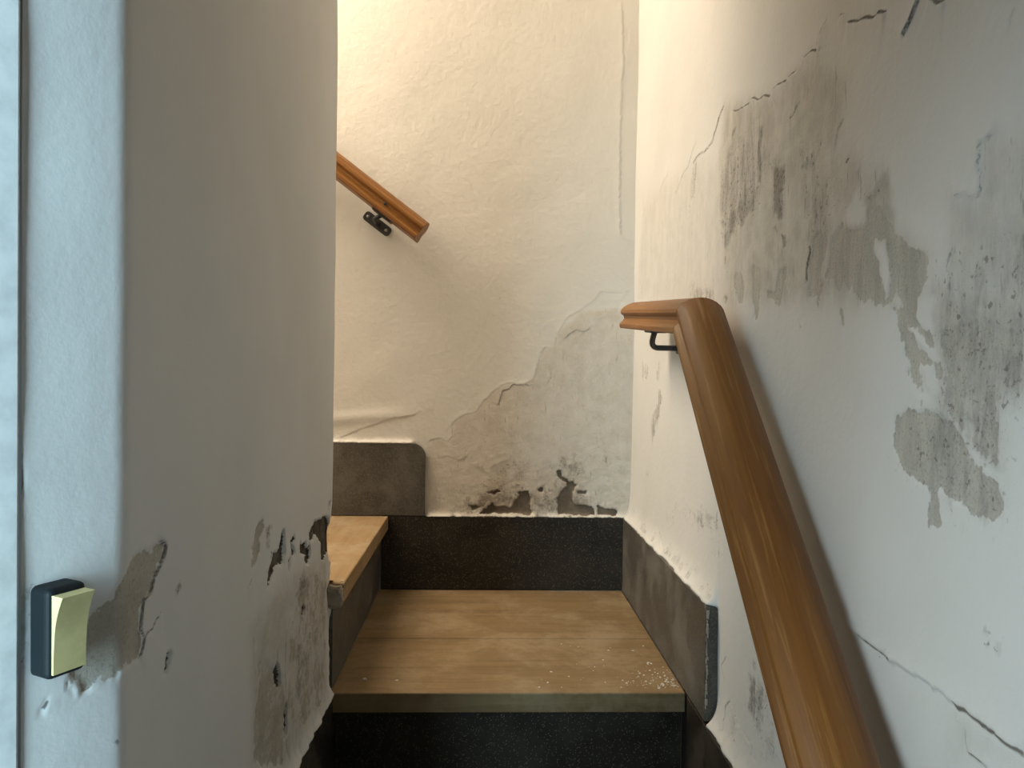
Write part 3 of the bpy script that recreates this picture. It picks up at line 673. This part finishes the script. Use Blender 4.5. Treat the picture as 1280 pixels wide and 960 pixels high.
grid_wall('wall_back', spaced((-2.2, -0.48, 0.08), (-0.48, 0.40, 0.0028), (0.40, 0.44, 0.02)), TZ,
          lambda s: (s, np.full(s.shape, YW)), lambda s: (np.zeros(s.shape), np.full(s.shape, -1.0)), f_back, MAT_BACK)

# left wall, s = run along the wall: splayed reveal, partition face, rounded end, face towards the upper flight
U0, UC = 0.503, 0.58
RC = 0.009
SA = YC - RC; SB = SA + RC * math.pi / 2
RV = 0.013                       # half width of the eased corner
_u = np.linspace(UC + RV, 0.40, 600)
_ang = TH * (1 - smooth((_u - UC + RV) / (2 * RV)))
_st = np.abs(np.diff(_u, prepend=_u[0]))
_px = XWL - np.cumsum(np.sin(_ang) * _st); _py = UC + RV - np.cumsum(np.cos(_ang) * _st)
def left_path(S):
    k = 1 - np.interp(S, _u[::-1], _ang[::-1]) / TH
    x = np.where(S < UC + RV, np.interp(S, _u[::-1], _px[::-1]), XWL)
    y = np.where(S < UC + RV, np.interp(S, _u[::-1], _py[::-1]), S)
    nx = np.cos(TH * (1 - k)); ny = -np.sin(TH * (1 - k))
    a = np.clip((S - SA) / RC, 0, math.pi / 2)
    x = np.where(S > SA, XWL - RC + RC * np.cos(a), x)
    y = np.where(S > SA, SA + RC * np.sin(a), y)
    x = np.where(S > SB, XWL - RC - (S - SB), x)
    nx = np.where(S > SA, np.cos(a), nx); ny = np.where(S > SA, np.sin(a), ny)
    return x, y, nx, ny
def f_left(S, T):
    D, F = wall_fields(S, T, DMG['left'], 51)
    # crumbled arris low down, lumpy render under it
    near = np.exp(-np.abs(S - SA - 0.006) / 0.02)
    low = smooth((0.34 - T) / 0.06)
    D -= near * low * (0.0045 + 0.004 * vnoise(S, T, 0.03, 71) + 0.002 * vnoise(S, T, 0.009, 72))
    rough = smooth((S - 1.05) / 0.05) * smooth((0.26 - T) / 0.05) * smooth((SB - S) / 0.02)
    D += rough * (0.0012 * vnoise(S, T * 0.5, 0.016, 73) + 0.0006 * vnoise(S, T * 0.6, 0.006, 74)) * (1 + vnoise(S, T, 0.05, 77))
    lump = np.clip(1 + 0.25 * vnoise(S, T, 0.022, 75) + 0.1 * vnoise(S, T, 0.01, 76), 0.3, 1.5)
    e = smooth((S - 0.86) / 0.02) * smooth((1.36 - S) / 0.02)
    D += 0.010 * e * np.exp(-np.clip(T - 0.0, 0, 1) / 0.013) * smooth((T + 0.006) / 0.004) * lump
    D *= np.where(S > SB + 0.05, 0.3, 1.0)
    return D, F
def lp(s): x, y, _, _ = left_path(s); return x, y
def ln(s): _, _, a, b = left_path(s); return a, b
grid_wall('wall_left', spaced((U0, 0.66, 0.0016), (0.66, 1.05, 0.0028), (1.05, SA, 0.0024), (SA, SB, RC / 6), (SB, SB + 0.06, 0.006), (SB + 0.06, 3.3, 0.12)), TZ,
          lp, ln, f_left, MAT_LEFT)

def struct(name, bm, mat):
    o = mesh_obj(name, bm, mat); o['kind'] = 'structure'; return o

# reveal edge and the painted door frame beside it
ex, ey = XWL - (UC - U0) * math.sin(TH), UC - (UC - U0) * math.cos(TH)
tv = Vector((-math.sin(TH), -math.cos(TH), 0)); nv = Vector((math.cos(TH), -math.sin(TH), 0))
bm = bmesh.new()
add_box(bm, (0.0025, -0.05, -0.62), (0.085, 0.003, 2.05), 0.002)
bmesh.ops.transform(bm, matrix=Matrix((tv, nv, Vector((0, 0, 1)))).transposed().to_4x4(), verts=bm.verts)
bmesh.ops.translate(bm, verts=bm.verts, vec=(ex, ey, 0))
struct('trim_1', bm, MAT_FRAME)

# ceiling over the stair, end wall of the upper flight, floor at the foot
struct('ceiling', box((-2.2, 0.25, Z_TOP), (0.45, 2.05, Z_TOP + 0.08)), MAT_CEIL)
struct('wall_upper', box((-2.28, 1.30, -0.6), (-2.2, 2.05, Z_TOP)), MAT_CEIL)
bm = box((-2.2, -1.6, -1.04), (0.42, 1.20, -0.95))
add_box(bm, (XWL - 0.02, YN - GOING, -1.04), (XWR + 0.015, YN + 0.05, -RISE))
struct('floor', bm, MAT_CONC)

# ------------------------------------------------------------------ stone skirting
bb = bpy.data.objects.new('baseboard_back', None); bb.location = (0, YB, 0); link(bb); bb['kind'] = 'structure'
mesh_obj('skirting_plate', box((XL + 0.004, YB, 0.0), (XR + 0.004, YW + 0.02, RISE), 0.0015), MAT_STONE, bb)
def rounded_plate(x0, x1, z0, z1, r):
    pts = [(x0, z0), (x1, z0)]
    for k in range(9):
        a = k / 8 * math.pi / 2
        pts.append((x1 - r + r * math.cos(a), z1 - r + r * math.sin(a)))
    pts.append((x0, z1)); return pts
mesh_obj('skirting_plate', prism(rounded_plate(-0.80, -0.148, RISE + 0.0012, 2 * RISE - 0.002, 0.034), 1, YB - 0.001, YW + 0.02, 0.0015), MAT_STONE_D, bb)

br = bpy.data.objects.new('baseboard_right', None); br.location = (XR, YP, 0); link(br); br['kind'] = 'structure'
def chamfer_plate(y0, y1, z0, z1):
    return [(y0, z0), (y1, z0), (y1, z1), (y0 + 0.012, z1), (y0 + 0.004, z1 - 0.004), (y0, z1 - 0.014)]
mesh_obj('skirting_plate', prism(chamfer_plate(YP, YB - 0.0005, 0.0, RISE), 0, XR, XWR + 0.015, 0.0015), MAT_STONE_D, br)
mesh_obj('skirting_plate', prism(chamfer_plate(YP - GOING, YN + 0.028, -RISE, -0.006), 0, XR + 0.001, XWR + 0.015, 0.0015), MAT_STONE, br)
# mortar left on the end of the plate
bm = bmesh.new()
for k in range(26):
    z = 0.02 + 0.155 * k / 25
    add_box(bm, (XR + 0.001 + random.uniform(0, .002), YP - random.uniform(0.0005, 0.003), z), (XR + random.uniform(0.002, 0.006), YP + 0.001, z + random.uniform(0.004, 0.012)), 0.0006, 1)
tag(mesh_obj('mortar_smear', bm, MAT_MORTAR, br), kind='stuff')

bl = bpy.data.objects.new('baseboard_left', None); bl.location = (-0.258, YC - 0.2, 0); link(bl); bl['kind'] = 'structure'
mesh_obj('skirting_plate', prism(chamfer_plate(YP - 0.17, YN + 0.028, -RISE, -0.004), 0, XWL - 0.02, -0.2565, 0.0015), MAT_STONE, bl)

# ------------------------------------------------------------------ stair steps
NT_ = 0.0354
def landing():
    r = root('stair_step', (0.05, 1.66, 0), 'broad landing step of two dusty wooden boards with a black stone riser', 'step')
    a = box((XL, YN, -NT_), (XR - 0.0006, 1.6218, 0), 0.0022, 2)
    mesh_obj('tread_board', a, MAT_TREAD, r)
    mesh_obj('tread_board', box((XL, 1.6256, -NT_), (XR - 0.0006, YB - 0.0006, -0.0006), 0.0012, 1), MAT_TREAD, r)
    mesh_obj('riser', box((XL + 0.005, YN + 0.029, -RISE + 0.0005), (XR, YN + 0.049, -NT_ - 0.0003)), MAT_STONE, r)
    return r
landing()
def winder(i, label):
    x = XN2 - 0.24 * i; z = RISE * (i + 1)
    r = root('stair_step', (x - 0.12, 1.68, z), label, 'step')
    y0 = YC + 0.004
    poly = [(x - 0.60, y0), (x - 0.0205, y0)]
    if i == 0: poly += [(x - 0.0205, 1.354)]
    poly += [(x, 1.354 if i == 0 else y0), (x, YB - 0.0006), (x - 0.60, YB - 0.0006)]
    mesh_obj('tread_board', prism(poly, 2, z - NT_, z, 0.0022), MAT_TREAD2, r)
    mesh_obj('riser', box((x - 0.0409, y0 - (0.013 if i == 0 else 0), z - RISE + 0.0004), (x - 0.0209, YB - 0.001, z - NT_ - 0.0003)), MAT_STONE_D, r)
    return r
w0 = winder(0, 'next wooden step up on the left, its plaster-daubed end beside the partition corner')
# daub of plaster over the end of the nosing
bm = bmesh.new()
bmesh.ops.create_icosphere(bm, subdivisions=4, radius=1.0)
for v in bm.verts:
    p = v.co.copy()
    q = Vector([math.copysign(abs(c) ** 0.55, c) for c in p])
    q = q / max(1e-6, (abs(q.x) ** 4 + abs(q.y) ** 4 + abs(q.z) ** 4) ** 0.25)
    n = 1 + 0.06 * math.sin(9 * p.x + 4 * p.z) * math.sin(7 * p.z + 2) + 0.04 * math.sin(23 * p.z + 5 * p.x)
    v.co = Vector((-0.2570 + q.x * 0.0155 * n, 1.3505 + q.y * 0.010 * n, 0.1690 + q.z * 0.0195 * n))
mesh_obj('plaster_daub', bm, MAT_MORTAR, w0, smooth=True)['label'] = 'grey plaster daub over the end of the nosing'

# ------------------------------------------------------------------ handrails
PROF = [(-.0315, 0), (-.0335, .002), (-.0340, .008), (-.0325, .0108), (-.0270, .0140), (-.0245, .0185), (-.0255, .0235), (-.0300, .0255),
        (-.0325, .0290), (-.0320, .0340), (-.0275, .0395), (-.0208, .0443), (-.0138, .0474), (-.0070, .0493), (0, .050)]
PROF = PROF + [(-u, v) for u, v in PROF[-2::-1]]
def rail_piece(name, parent, p0, p1, side, norm, k, sh0, sh1, label=None):
    """Moulded rail from p0 to p1 (underside centre line); sh0/sh1: end shear along the axis per unit height."""
    p0, p1 = Vector(p0), Vector(p1)
    L = (p1 - p0).length
    ax = (p1 - p0).normalized()
    bm = bmesh.new()
    st = [i / 24 for i in range(25)]
    rings = []
    for f in st:
        ring = []
        for u, v in PROF:
            v *= k
            x = (sh0 * v) * (1 - f) + (L + sh1 * v) * f
            ring.append(bm.verts.new((x, u * k, v)))
        rings.append(ring)
    n = len(PROF)
    for a, b in zip(rings, rings[1:]):
        for i in range(n):
            bm.faces.new((a[i], a[(i + 1) % n], b[(i + 1) % n], b[i]))
    c0 = bm.faces.new(rings[0]); c1 = bm.faces.new(rings[-1])
    bmesh.ops.bevel(bm, geom=list(set(c0.edges) | set(c1.edges)), offset=0.0008, segments=1, affect='EDGES')
    o = mesh_obj(name, bm, MAT_RAIL, parent, smooth=True, world_verts=False)
    m = Matrix((ax, Vector(side), Vector(norm))).transposed().to_4x4(); m.translation = p0 - Vector(parent.location)
    o.matrix_local = m
    mod = o.modifiers.new('edge', 'EDGE_SPLIT'); mod.split_angle = math.radians(32)
    if label: o['label'] = label
    return o

def bracket(parent, wall_pt, wall_n, along, up, rail_pt, rail_along):
    """Iron bracket: long wall plate with two screws, bent arm, saddle under the rail."""
    wp, wn, al, rp, ra = (Vector(v) for v in (wall_pt, wall_n, along, rail_pt, rail_along))
    b2 = wn.cross(al)
    def orient(bm, X, Y, Z, o):
        bmesh.ops.transform(bm, matrix=Matrix((X, Y, Z)).transposed().to_4x4(), verts=bm.verts); bmesh.ops.translate(bm, verts=bm.verts, vec=o); return bm
    pl = bmesh.new(); hw, hl, r_ = 0.0125, 0.040, 0.008
    pts = []
    for cx, cy, a0 in ((hl - r_, hw - r_, 0), (-hl + r_, hw - r_, 90), (-hl + r_, -hw + r_, 180), (hl - r_, -hw + r_, 270)):
        for k in range(5):
            a = math.radians(a0 + 22.5 * k); pts.append((cx + r_ * math.cos(a), cy + r_ * math.sin(a)))
    pl.free(); pl = prism(pts, 2, -0.004, 0.005, 0.0012)
    br_ = mesh_obj('bracket', orient(pl, al, b2, wn, wp), MAT_IRON, parent)
    br_['label'] = 'black iron wall bracket'
    for s in (-1, 1):
        sc = bmesh.new()
        bmesh.ops.create_uvsphere(sc, u_segments=12, v_segments=6, radius=0.0042)
        for v in sc.verts: v.co.z = max(v.co.z, 0) * 0.5
        orient(sc, al, b2, wn, wp + al * s * 0.029 + wn * 0.005)
        o = mesh_obj('screw', sc, MAT_SCREW, None); o.data.transform(Matrix.Translation(-Vector(parent.location)))
        o.parent = br_
    arm = bmesh.new()
    a = wp + wn * 0.004; c = Vector((rp.x, rp.y, a.z)) if abs(wn.z) < .5 else rp
    path = [a]
    corner = a + wn * ((rp - a).dot(wn))
    for t in (0.25, 0.5, 0.72): path.append(a.lerp(corner, t))
    for k in range(1, 6):
        t = k / 6
        q0 = a.lerp(corner, 0.72); q2 = corner.lerp(rp, 0.6)
        path.append(q0 * (1 - t) ** 2 + corner * 2 * t * (1 - t) + q2 * t * t)
    path += [corner.lerp(rp, 0.62), corner.lerp(rp, 0.8), rp]
    add_tube(arm, path, 0.0055, 12)
    o = mesh_obj('arm', arm, MAT_IRON, None, smooth=True); o.data.transform(Matrix.Translation(-Vector(parent.location))); o.parent = br_
    sd = bmesh.new(); add_box(sd, (-0.028, -0.015, -0.005), (0.028, 0.015, 0.0), 0.001, 1)
    n2 = Vector(up); s2 = n2.cross(ra)
    orient(sd, ra, s2, n2, rp)
    o = mesh_obj('saddle', sd, MAT_IRON, None); o.data.transform(Matrix.Translation(-Vector(parent.location))); o.parent = br_
    return br_

# right handrail: sloping run and level return
XC, YK, ZK = 0.321, 1.151, 0.6286
S1, S2, LEN2, KR = 0.749, 0.0734, 0.4603, 1.10
hr = root('handrail', (XWR, YK, ZK), 'long varnished wooden handrail sloping down the peeling right wall', 'handrail')
d1 = Vector((0, math.cos(S1), math.sin(S1))); n1 = Vector((0, -math.sin(S1), math.cos(S1)))
d2 = Vector((0, math.cos(S2), math.sin(S2))); n2 = Vector((0, -math.sin(S2), math.cos(S2)))
K = Vector((XC, YK, ZK)); half = math.tan((S1 - S2) / 2)
SX = (-1, 0, 0)
rail_piece('rail', hr, K - d1 * 1.25, K, SX, n1, KR, 0, half)
rail_piece('rail_return', hr, K, K + d2 * LEN2, SX, n2, KR, -half, 0, 'short level end of the handrail, paler pine')
BP = K + d2 * 0.285
bracket(hr, (XWR - 0.003, BP.y + 0.045, BP.z - 0.032), (-1, 0, 0), d2, n2, BP, d2)
bracket(hr, (XWR - 0.003, (K - d1 * 0.85).y, (K - d1 * 0.85).z - 0.045), (-1, 0, 0), d1, n1, K - d1 * 0.85, d1)

# back handrail, rising to the left behind the partition
AL = math.radians(36.9)
E0 = Vector((-0.1735, 1.925, 0.8885))
dl = Vector((-math.cos(AL), 0, math.sin(AL))); nl = Vector((math.sin(AL), 0, math.cos(AL)))
hl = root('handrail', (-0.30, YW, 0.95), 'wooden handrail on the back wall, slanting up behind the partition', 'handrail')
rail_piece('rail', hl, E0, E0 + dl * 0.95, (0, 1, 0), nl, KR, 0, 0)
for tt, in ((0.104,),):
    BPL = E0 + dl * tt
    bracket(hl, (BPL.x - 0.022, YW - 0.003, BPL.z - 0.010), (0, -1, 0), dl, nl, BPL, dl)

hole = bmesh.new(); bmesh.ops.create_uvsphere(hole, u_segments=12, v_segments=8, radius=0.0042)
for v in hole.verts: v.co.y *= 0.4
bmesh.ops.translate(hole, verts=hole.verts, vec=E0 + dl * 0.110 + nl * 0.0235 + Vector((0, -0.0292, 0)))
mesh_obj('wood_plug', hole, MAT_IRON, hl)['label'] = 'dark plugged screw hole'

# ------------------------------------------------------------------ light switch on the reveal
us, zs = 0.5255, 0.3915
sx, sy = XWL - (UC - us) * math.sin(TH), UC - (UC - us) * math.cos(TH)
sw = root('light_switch', (sx, sy, zs), 'old rocker light switch with yellowed key in a dark surround on the left wall', 'switch')
SM = Matrix((-tv, nv, Vector((0, 0, 1)))).transposed().to_4x4()
def local_part(name, bm, mat, smooth=False):
    bmesh.ops.transform(bm, matrix=SM, verts=bm.verts)
    return mesh_obj(name, bm, mat, sw, smooth=smooth, world_verts=False)
local_part('surround', box((-0.0165, -0.004, -0.0300), (0.0112, 0.0190, 0.0305), 0.0045, 4), MAT_SWITCH)
bm = bmesh.new()
N = 16; w = 0.0138; H2 = 0.0262
prof = []
for k in range(N + 1):
    t = k / N * 2 - 1
    prof.append((t * H2, 0.0215 + 0.0022 * t + 0.0048 * (max(0, t) ** 2) + 0.0012 * t * t))
front = [[bm.verts.new((x, y, z)) for z, y in prof] for x in (-0.0138, 0.0090)]
back = [[bm.verts.new((x, 0.004, z)) for z, y in prof] for x in (-0.0138, 0.0090)]
for k in range(N):
    bm.faces.new((front[0][k], front[1][k], front[1][k + 1], front[0][k + 1]))
    bm.faces.new((back[0][k], back[0][k + 1], back[1][k + 1], back[1][k]))
    for s in (0, 1): bm.faces.new((front[s][k], front[s][k + 1], back[s][k + 1], back[s][k]))
for k in (0, N): bm.faces.new((front[0][k], back[0][k], back[1][k], front[1][k]))
bmesh.ops.bevel(bm, geom=[e for e in bm.edges if len(e.link_faces) == 2 and e.calc_face_angle() > 0.8], offset=0.0012, segments=2, affect='EDGES')
local_part('rocker', bm, MAT_ROCKER)['label'] = 'yellowed hollow rocker key'

# ------------------------------------------------------------------ fallen paint and plaster
def flake_bm(r, seed):
    q = random.Random(seed); bm = bmesh.new(); n = 7
    ring = [(r * q.uniform(.55, 1.1) * math.cos(2 * math.pi * i / n), r * q.uniform(.4, .8) * math.sin(2 * math.pi * i / n)) for i in range(n)]
    lo = [bm.verts.new((x, y, 0)) for x, y in ring]; hi = [bm.verts.new((x * .9, y * .9, r * q.uniform(.2, .5))) for x, y in ring]
    bm.faces.new(lo); bm.faces.new(hi)
    for i in range(n): bm.faces.new((lo[i], lo[(i + 1) % n], hi[(i + 1) % n], hi[i]))
    return bm
def flake(name, loc, r, label, cat, seed, group=None, mat=None):
    o = mesh_obj(name, flake_bm(r, seed), mat or MAT_FLAKE); o.location = loc
    o.rotation_euler = (0, 0, seed * 1.7)
    return tag(o, label, cat, group)
flake('plaster_chip', (0.2265, YB + 0.004, RISE + 0.0005), 0.011, 'white plaster chip lying on top of the long black back skirting', 'chip', 1)
flake('plaster_chip', (-0.203, YB + 0.003, 2 * RISE - 0.0018), 0.008, 'small white chip on top of the round-cornered upper skirting plate', 'chip', 2)
flake('paint_flake', (-0.2475, 1.372, RISE + 0.0001), 0.004, 'tiny white paint flake near the daubed end of the upper left step', 'flake', 3)
flake('paint_flake', (-0.2095, 1.405, 0.0001), 0.0055, 'white paint flake near the left front corner of the landing tread', 'flake', 5)
flake('paint_flake', (-0.151, 1.398, 0.0001), 0.0045, 'white paint flake on the landing tread, second in from its left front corner', 'flake', 6)
bm = bmesh.new()
for k in range(150):
    x = XR - 0.006 - abs(random.gauss(0, 0.045)); y = 1.362 + abs(random.gauss(0, 0.045)) + (XR - x) * 0.05
    if k % 5 == 0: x = random.uniform(0.1, XR - .01); y = random.uniform(1.36, 1.62)
    r = random.choice((0.0009, 0.0012, 0.0016, 0.0022, 0.003))
    f = flake_bm(r, k); me = bpy.data.meshes.new('tmp'); f.to_mesh(me); f.free()
    me.transform(Matrix.Translation((x, y, 0.0001)) @ Matrix.Rotation(random.uniform(0, 6), 4, 'Z'))
    bm.from_mesh(me); bpy.data.meshes.remove(me)
tag(mesh_obj('plaster_crumbs', bm, MAT_FLAKE), 'scatter of white plaster crumbs in the right front corner of the landing tread', 'crumbs', kind='stuff')
bm = bmesh.new()
for k in range(110):
    x = random.uniform(XL + 0.01, XR - 0.02); y = YB - 0.002 - abs(random.gauss(0, 0.012))
    if k % 3: x = random.gauss(0.22, 0.06)
    if k % 6 == 0: x = XL + abs(random.gauss(0.02, 0.05)); y = 1.36 + abs(random.gauss(0, 0.03))
    x = min(max(x, XL + .004), XR - .004)
    r = random.choice((0.0008, 0.001, 0.0014, 0.002))
    f = flake_bm(r, k + 500); me = bpy.data.meshes.new('tmp'); f.to_mesh(me); f.free()
    me.transform(Matrix.Translation((x, y, 0.0001)) @ Matrix.Rotation(random.uniform(0, 6), 4, 'Z'))
    bm.from_mesh(me); bpy.data.meshes.remove(me)
tag(mesh_obj('plaster_dust', bm, MAT_MORTAR), 'fine grey plaster grit along the back and left edges of the landing tread', 'grit', kind='stuff')
